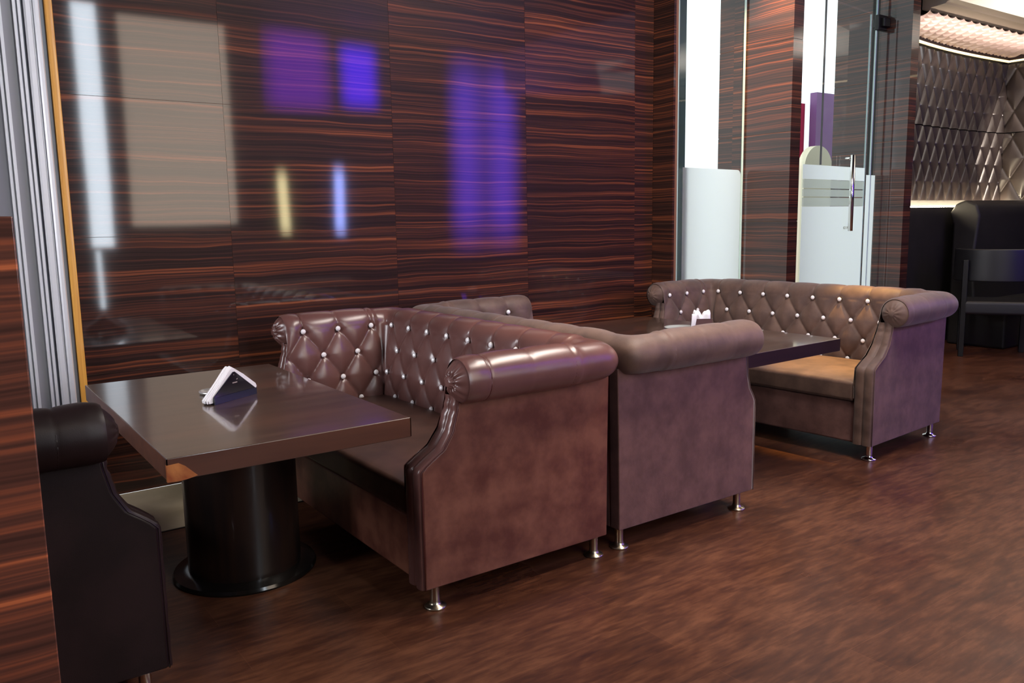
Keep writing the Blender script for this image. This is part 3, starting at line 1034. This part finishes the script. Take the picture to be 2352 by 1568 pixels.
# frosted film with a rounded corner
def film(parent, a, b, z0, z1, off, rad=0, m=None, both=False):
    a, b = Vector((*a, 0)), Vector((*b, 0))
    d = (b - a)
    Lg = d.length
    d.normalize()
    n = Vector((-d.y, d.x, 0))
    pts = [(0, z0), (Lg, z0)]
    if rad:
        for k in range(7):
            t = PI / 2 * k / 6
            pts.append((Lg - rad + rad * math.cos(t), z1 - rad + rad * math.sin(t)))
    else: pts.append((Lg, z1))
    pts.append((0, z1))
    vs = [a + d * p[0] + n * (off + s_) + Vector((0, 0, p[1])) for s_ in (0, -0.0006) for p in pts]
    k = len(pts)
    fs = [tuple(range(k))]
    return mesh_obj('frosted_film', vs[:k], fs, m or M['film'], parent)
film(w1, (5.10, 4.754), (5.955, 4.868), 0.02, 1.885, -0.007, 0.05)

# door: hinge side at the right column
H0 = (6.36, 4.525)      # free end near the middle column
H1 = (7.70, 4.70)
def lerp(a, b, t): return (a[0] + (b[0] - a[0]) * t, a[1] + (b[1] - a[1]) * t)
dr = empty('door_1')
tag(dr, kind='structure')
leaf0 = lerp(H0, H1, 0.0)
leaf1 = lerp(H0, H1, 0.90)
pane('glass_leaf', leaf0, leaf1, 0.01, 3.35, M['glass'], dr, th=0.012)
pane('leaf_edge', leaf1, lerp(H0, H1, 0.905), 0.01, 3.35, M['glass_edge'], dr, th=0.014)
film(dr, lerp(H0, H1, 0.0), lerp(H0, H1, 0.895), 0.02, 1.56, -0.008)
film(dr, lerp(H0, H1, 0.0), lerp(H0, H1, 0.895), 1.80, 1.925, -0.008)
film(dr, lerp(H0, H1, 0.0), lerp(H0, H1, 0.895), 1.722, 1.797, -0.008, m=M['film_clear'])
film(dr, lerp(H0, H1, 0.0), lerp(H0, H1, 0.895), 1.648, 1.712, -0.008, m=M['film_clear'])
film(dr, lerp(H0, H1, 0.0), lerp(H0, H1, 0.895), 1.563, 1.638, -0.008, m=M['film_clear'])
pane('leaf_seal', lerp(H0, H1, 0.243), lerp(H0, H1, 0.248), 1.93, 3.35, M['alu_dark'], dr, th=0.016)
hc = lerp(H0, H1, 0.60)
hd = MB()
dx, dy = 0.13 * 0.13, -0.07
for sx in (0,):
    hx_, hy_ = hc[0] + 0.01, hc[1] - 0.075
    hd.tube([(hx_, hy_, 1.33), (hx_, hy_, 2.03)], 0.022, 14)
    hd.tube([(hx_, hy_, 1.36), (hc[0] + 0.01, hc[1], 1.36)], 0.012, 8)
    hd.tube([(hx_, hy_, 2.00), (hc[0] + 0.01, hc[1], 2.00)], 0.012, 8)
hd.build('door_handle', M['chrome'], dr, smooth=True)
w2 = empty('window_4')
tag(w2, kind='structure')
pane('glass_pane', lerp(H0, H1, 0.925), (7.795, 4.715), 0, 4.1, M['glass'], w2, th=0.012)
pane('pane_edge', lerp(H0, H1, 0.99), lerp(H0, H1, 1.0), 0, 4.1, M['glass_edge'], w2, th=0.016)
film(w2, lerp(H0, H1, 0.925), (7.79, 4.71), 0.02, 1.86, -0.008)
MB().box(7.66, 7.80, 4.655, 4.70, 3.22, 3.36).box(7.70, 7.80, 4.62, 4.74, 3.25, 3.33).build('patch_fitting', M['black'], dr, bevel=0.006)
# head glazing above the door
pane('glass_pane', leaf0, (7.75, 4.706), 3.37, 4.1, M['glass'], w2, th=0.012)

struct('floor_outside', MB().box(4.9, 30, 5.2, 30, -0.08, -0.01), M['pavement'])
def board(name, px0, label, x0, x1, y, z1, m, arch=False, z0=0.0, cat='board'):
    r = empty(name, ((x0 + x1) / 2, y, z0))
    tag(r, label, cat)
    h = (x1 - x0) / 2
    if arch:
        pts = [(-h, 0), (h, 0), (h, z1 - z0 - h)] + [(h * math.cos(PI * k / 20), z1 - z0 - h + h * math.sin(PI * k / 20)) for k in range(1, 20)] + [(-h, z1 - z0 - h)]
    else:
        pts = [(-h, 0), (h, 0), (h, z1 - z0), (-h, z1 - z0)]
    MB().prism(pts, 0, 0.12).build('panel', m, r)
    return r

board('display_board', 0, 'deep red display board outside, seen through the glass door at left', 10.95, 11.55, 8.2, 3.20, M['magenta'])
board('display_board', 0, 'purple display board outside, seen through the glass door beside the red one', 11.56, 12.2, 8.0, 3.35, M['purple'])
board('arched_sign', 0, 'cream arched board standing outside in front of the purple board', 11.02, 11.73, 7.8, 2.52, M['cream'], arch=True, cat='sign')
tag(MB().box(5.075, 5.165, 4.785, 4.80, 0, 4.1).build('reflection_strip', M['pane_reflection']), kind='structure')  # added dark strip standing in for the reflection at the pane's end
# ------------------------------------------------------------------ right alcove
def quilt(nu, nv, base, nrm, du, dv, amp, m, name, w, h, parent=None):
    """base(u,v)->point for metres u,v ; nrm(u)->normal"""
    def fn(i, j):
        u, v = w * i / (nu - 1), h * j / (nv - 1)
        al, be = u / du + v / dv, u / du - v / dv
        s = min(abs(math.sin(PI * al)), abs(math.sin(PI * be)))
        hgt = amp * s ** 0.5
        p = Vector(base(u, v)) + Vector(nrm(u)) * hgt
        return p
    v, f = grid(nu, nv, fn)
    return mesh_obj(name, v, f, m, parent, smooth=True)

ZL = 3.25
# gently curved wall from behind the right column to the corner
arc = []
for k in range(21):
    t = k / 20
    x = 7.95 + (10.95 - 7.95) * t
    y = 4.78 + 0.20 * t + 0.10 * math.sin(PI * t)
    arc.append((x, y))
def arcp(u):
    t = max(0, min(1, u / 3.0)) * 20
    i = min(19, int(t))
    f_ = t - i
    return (arc[i][0] + (arc[i + 1][0] - arc[i][0]) * f_, arc[i][1] + (arc[i + 1][1] - arc[i][1]) * f_)
wl = empty('wall_alcove')
tag(wl, kind='structure')
mb = MB()
mb.prism([(p[0], p[1] + 0.03) for p in arc] + [(11.1, 5.2), (7.95, 4.9)], 0, 4.1, 'z').build('backing', M['booth_fabric'], wl)
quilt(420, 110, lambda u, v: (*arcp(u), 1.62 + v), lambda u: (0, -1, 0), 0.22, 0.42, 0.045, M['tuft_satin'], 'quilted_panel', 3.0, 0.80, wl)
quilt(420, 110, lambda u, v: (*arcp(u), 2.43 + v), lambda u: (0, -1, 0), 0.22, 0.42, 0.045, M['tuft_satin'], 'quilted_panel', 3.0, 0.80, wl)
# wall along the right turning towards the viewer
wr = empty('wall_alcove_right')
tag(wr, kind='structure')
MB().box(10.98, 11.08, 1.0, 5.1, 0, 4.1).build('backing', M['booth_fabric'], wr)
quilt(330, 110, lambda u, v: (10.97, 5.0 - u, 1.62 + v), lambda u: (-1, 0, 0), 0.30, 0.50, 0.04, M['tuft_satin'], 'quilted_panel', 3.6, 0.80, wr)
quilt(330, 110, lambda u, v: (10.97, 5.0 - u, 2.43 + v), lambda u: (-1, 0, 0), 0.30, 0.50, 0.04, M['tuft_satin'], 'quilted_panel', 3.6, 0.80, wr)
MB().box(10.86, 10.98, 1.0, 4.86, 0, 1.55).build('lower_panel', M['booth_fabric'], wr)
# lower dark ledge with hidden warm light
led = empty('trim_6')
tag(led, kind='structure')
pts = [(p[0], p[1] - 0.10) for p in arc]
MB().prism(pts + [(p[0], p[1] + 0.0) for p in arc[::-1]], 0, 1.54, 'z').build('ledge', M['booth_fabric'], led)
MB().prism([(p[0], p[1] - 0.075) for p in arc] + [(p[0], p[1] - 0.035) for p in arc[::-1]], 1.545, 1.56, 'z').build('led_strip', M['led_hot'], led)
# top line of light
top_ = empty('trim_7')
tag(top_, kind='structure')
MB().prism([(p[0], p[1] - 0.055) for p in arc] + [(p[0], p[1] - 0.03) for p in arc[::-1]], ZL + 0.006, ZL + 0.026, 'z').box(10.92, 10.945, 1.0, 4.93, ZL + 0.006, ZL + 0.026).build('led_strip', M['led'], top_)
MB().prism([(p[0], p[1] - 0.05) for p in arc] + [(p[0], p[1] + 0.03) for p in arc[::-1]], ZL + 0.031, ZL + 0.12, 'z').box(10.93, 10.98, 1.0, 4.95, ZL + 0.031, ZL + 0.12).build('shadow_gap', M['groove'], top_)
# quilted soffit
def soff(u, v):
    x = 8.02 + u
    yb = arcp(x - 7.95)[1] if x < 10.95 else 4.95
    y0_ = 4.36
    return (x, y0_ + (yb - 0.02 - y0_) * v, ZL + 0.135 - 0.06 * v)
sf = empty('ceiling_soffit')
tag(sf, kind='structure')
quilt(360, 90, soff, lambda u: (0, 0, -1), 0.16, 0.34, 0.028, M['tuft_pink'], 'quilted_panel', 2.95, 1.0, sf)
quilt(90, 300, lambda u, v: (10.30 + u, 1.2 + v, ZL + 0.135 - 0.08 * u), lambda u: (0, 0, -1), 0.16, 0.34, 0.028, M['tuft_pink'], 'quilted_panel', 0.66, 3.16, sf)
fa = empty('trim_8')
tag(fa, kind='structure')
MB().prism([(4.44, 3.395), (4.44, 3.6), (4.12, 3.6), (4.12, 3.445), (4.20, 3.43), (4.22, 3.41), (4.36, 3.40), (4.38, 3.39)], 8.02, 10.34, 'x').build('fascia', M['fascia'], fa, bevel=0.006)
MB().prism([(10.34, 3.395), (10.34, 3.6), (9.99, 3.6), (9.99, 3.445), (10.08, 3.43), (10.10, 3.41), (10.28, 3.40)], 1.0, 4.12, 'y').build('fascia', M['fascia'], fa, bevel=0.006)
area('soffit_fill', (9.4, 4.42, 2.7), (9.4, 4.5, 3.4), 2.6, 9, (1.0, 0.86, 0.78), 0.12, spread=0.95)  # added floating lamp, brightens the soffit from below
area('ceiling_fill', (8.9, 2.9, 2.9), (9.0, 3.1, 3.44), 1.2, 50, (1.0, 0.95, 0.88), 1.4)  # added out-of-view uplight that whitens the ceiling
spot('alcove_spot', (10.2, 2.6, 3.3), (11.0, 4.45, 2.35), 380, (1.0, 0.84, 0.7), 36, 0.25, 0.04)

# tall dark booth seat in the alcove corner
bt = empty('booth_sofa', (10.1, 4.42, 0), 0)
tag(bt, 'dark high-backed booth sofa in the alcove corner behind the black armchairs', 'sofa')
prof_b = [(-0.28, 0.0), (0.35, 0.0), (0.35, 1.35), (0.40, 1.47), (0.33, 1.58), (0.22, 1.62), (0.10, 1.57), (0.06, 1.45), (0.10, 1.0), (0.06, 0.48), (-0.28, 0.46)]
MB().prism(prof_b, -0.6, 0.75, 'x').build('backrest', M['booth_fabric'], bt, bevel=0.03, seg=3)
MB().box(-0.6, 0.75, -0.32, 0.08, 0.40, 0.52).build('seat', M['booth_fabric'], bt, bevel=0.04, seg=3)
# black armchairs
def armchair(loc, rz, label):
    c = empty('armchair', loc, rz)
    tag(c, label, 'chair', 'black armchairs in the alcove')
    # faces +y locally, back at -y
    n = 24
    def bk(i, j, o):
        a = PI * (1.0 + (i / (n - 1)))
        r = 0.33 + o
        return (r * 1.05 * math.cos(a), r * 0.72 * math.sin(a) + 0.06, 0.78 + 0.33 * j / 5 + (0.0))
    vs, fs = [], []
    for o_ in (0, 0.055):
        v, f = grid(n, 6, lambda i, j: bk(i, j, o_))
        m0 = len(vs)
        vs += v
        fs += [tuple(k + m0 for k in q) for q in f]
    m0 = n * 6
    edge = [i * 6 for i in range(n)]
    for e in (0, 5):
        for i in range(n - 1):
            a, b = i * 6 + e, (i + 1) * 6 + e
            fs.append((a, b, b + m0, a + m0))
    for i in (0, n - 1):
        for j in range(5):
            a, b = i * 6 + j, i * 6 + j + 1
            fs.append((a, b, b + m0, a + m0))
    MB().add(vs, fs).build('backrest', M['black_leather'], c, bevel=0.012, seg=3)
    MB().box(-0.31, 0.31, -0.20, 0.34, 0.44, 0.58).build('seat', M['black_leather'], c, bevel=0.03, seg=3)
    for x, y in ((-0.31, -0.17), (0.31, -0.17)):
        MB().box(x - 0.025, x + 0.025, y - 0.025, y + 0.025, 0, 1.0).build('leg', M['black'], c, bevel=0.004)
    for x, y in ((-0.29, 0.31), (0.29, 0.31)):
        MB().box(x - 0.025, x + 0.025, y - 0.025, y + 0.025, 0, 0.46).build('leg', M['black'], c, bevel=0.004)
    return c
armchair((9.05, 4.05, 0), math.radians(-60), 'black leather armchair with curved backrest, seen from behind, right of the matte sofas')
armchair((9.55, 3.42, 0), math.radians(-60), 'black leather armchair cut off by the right edge of the picture')
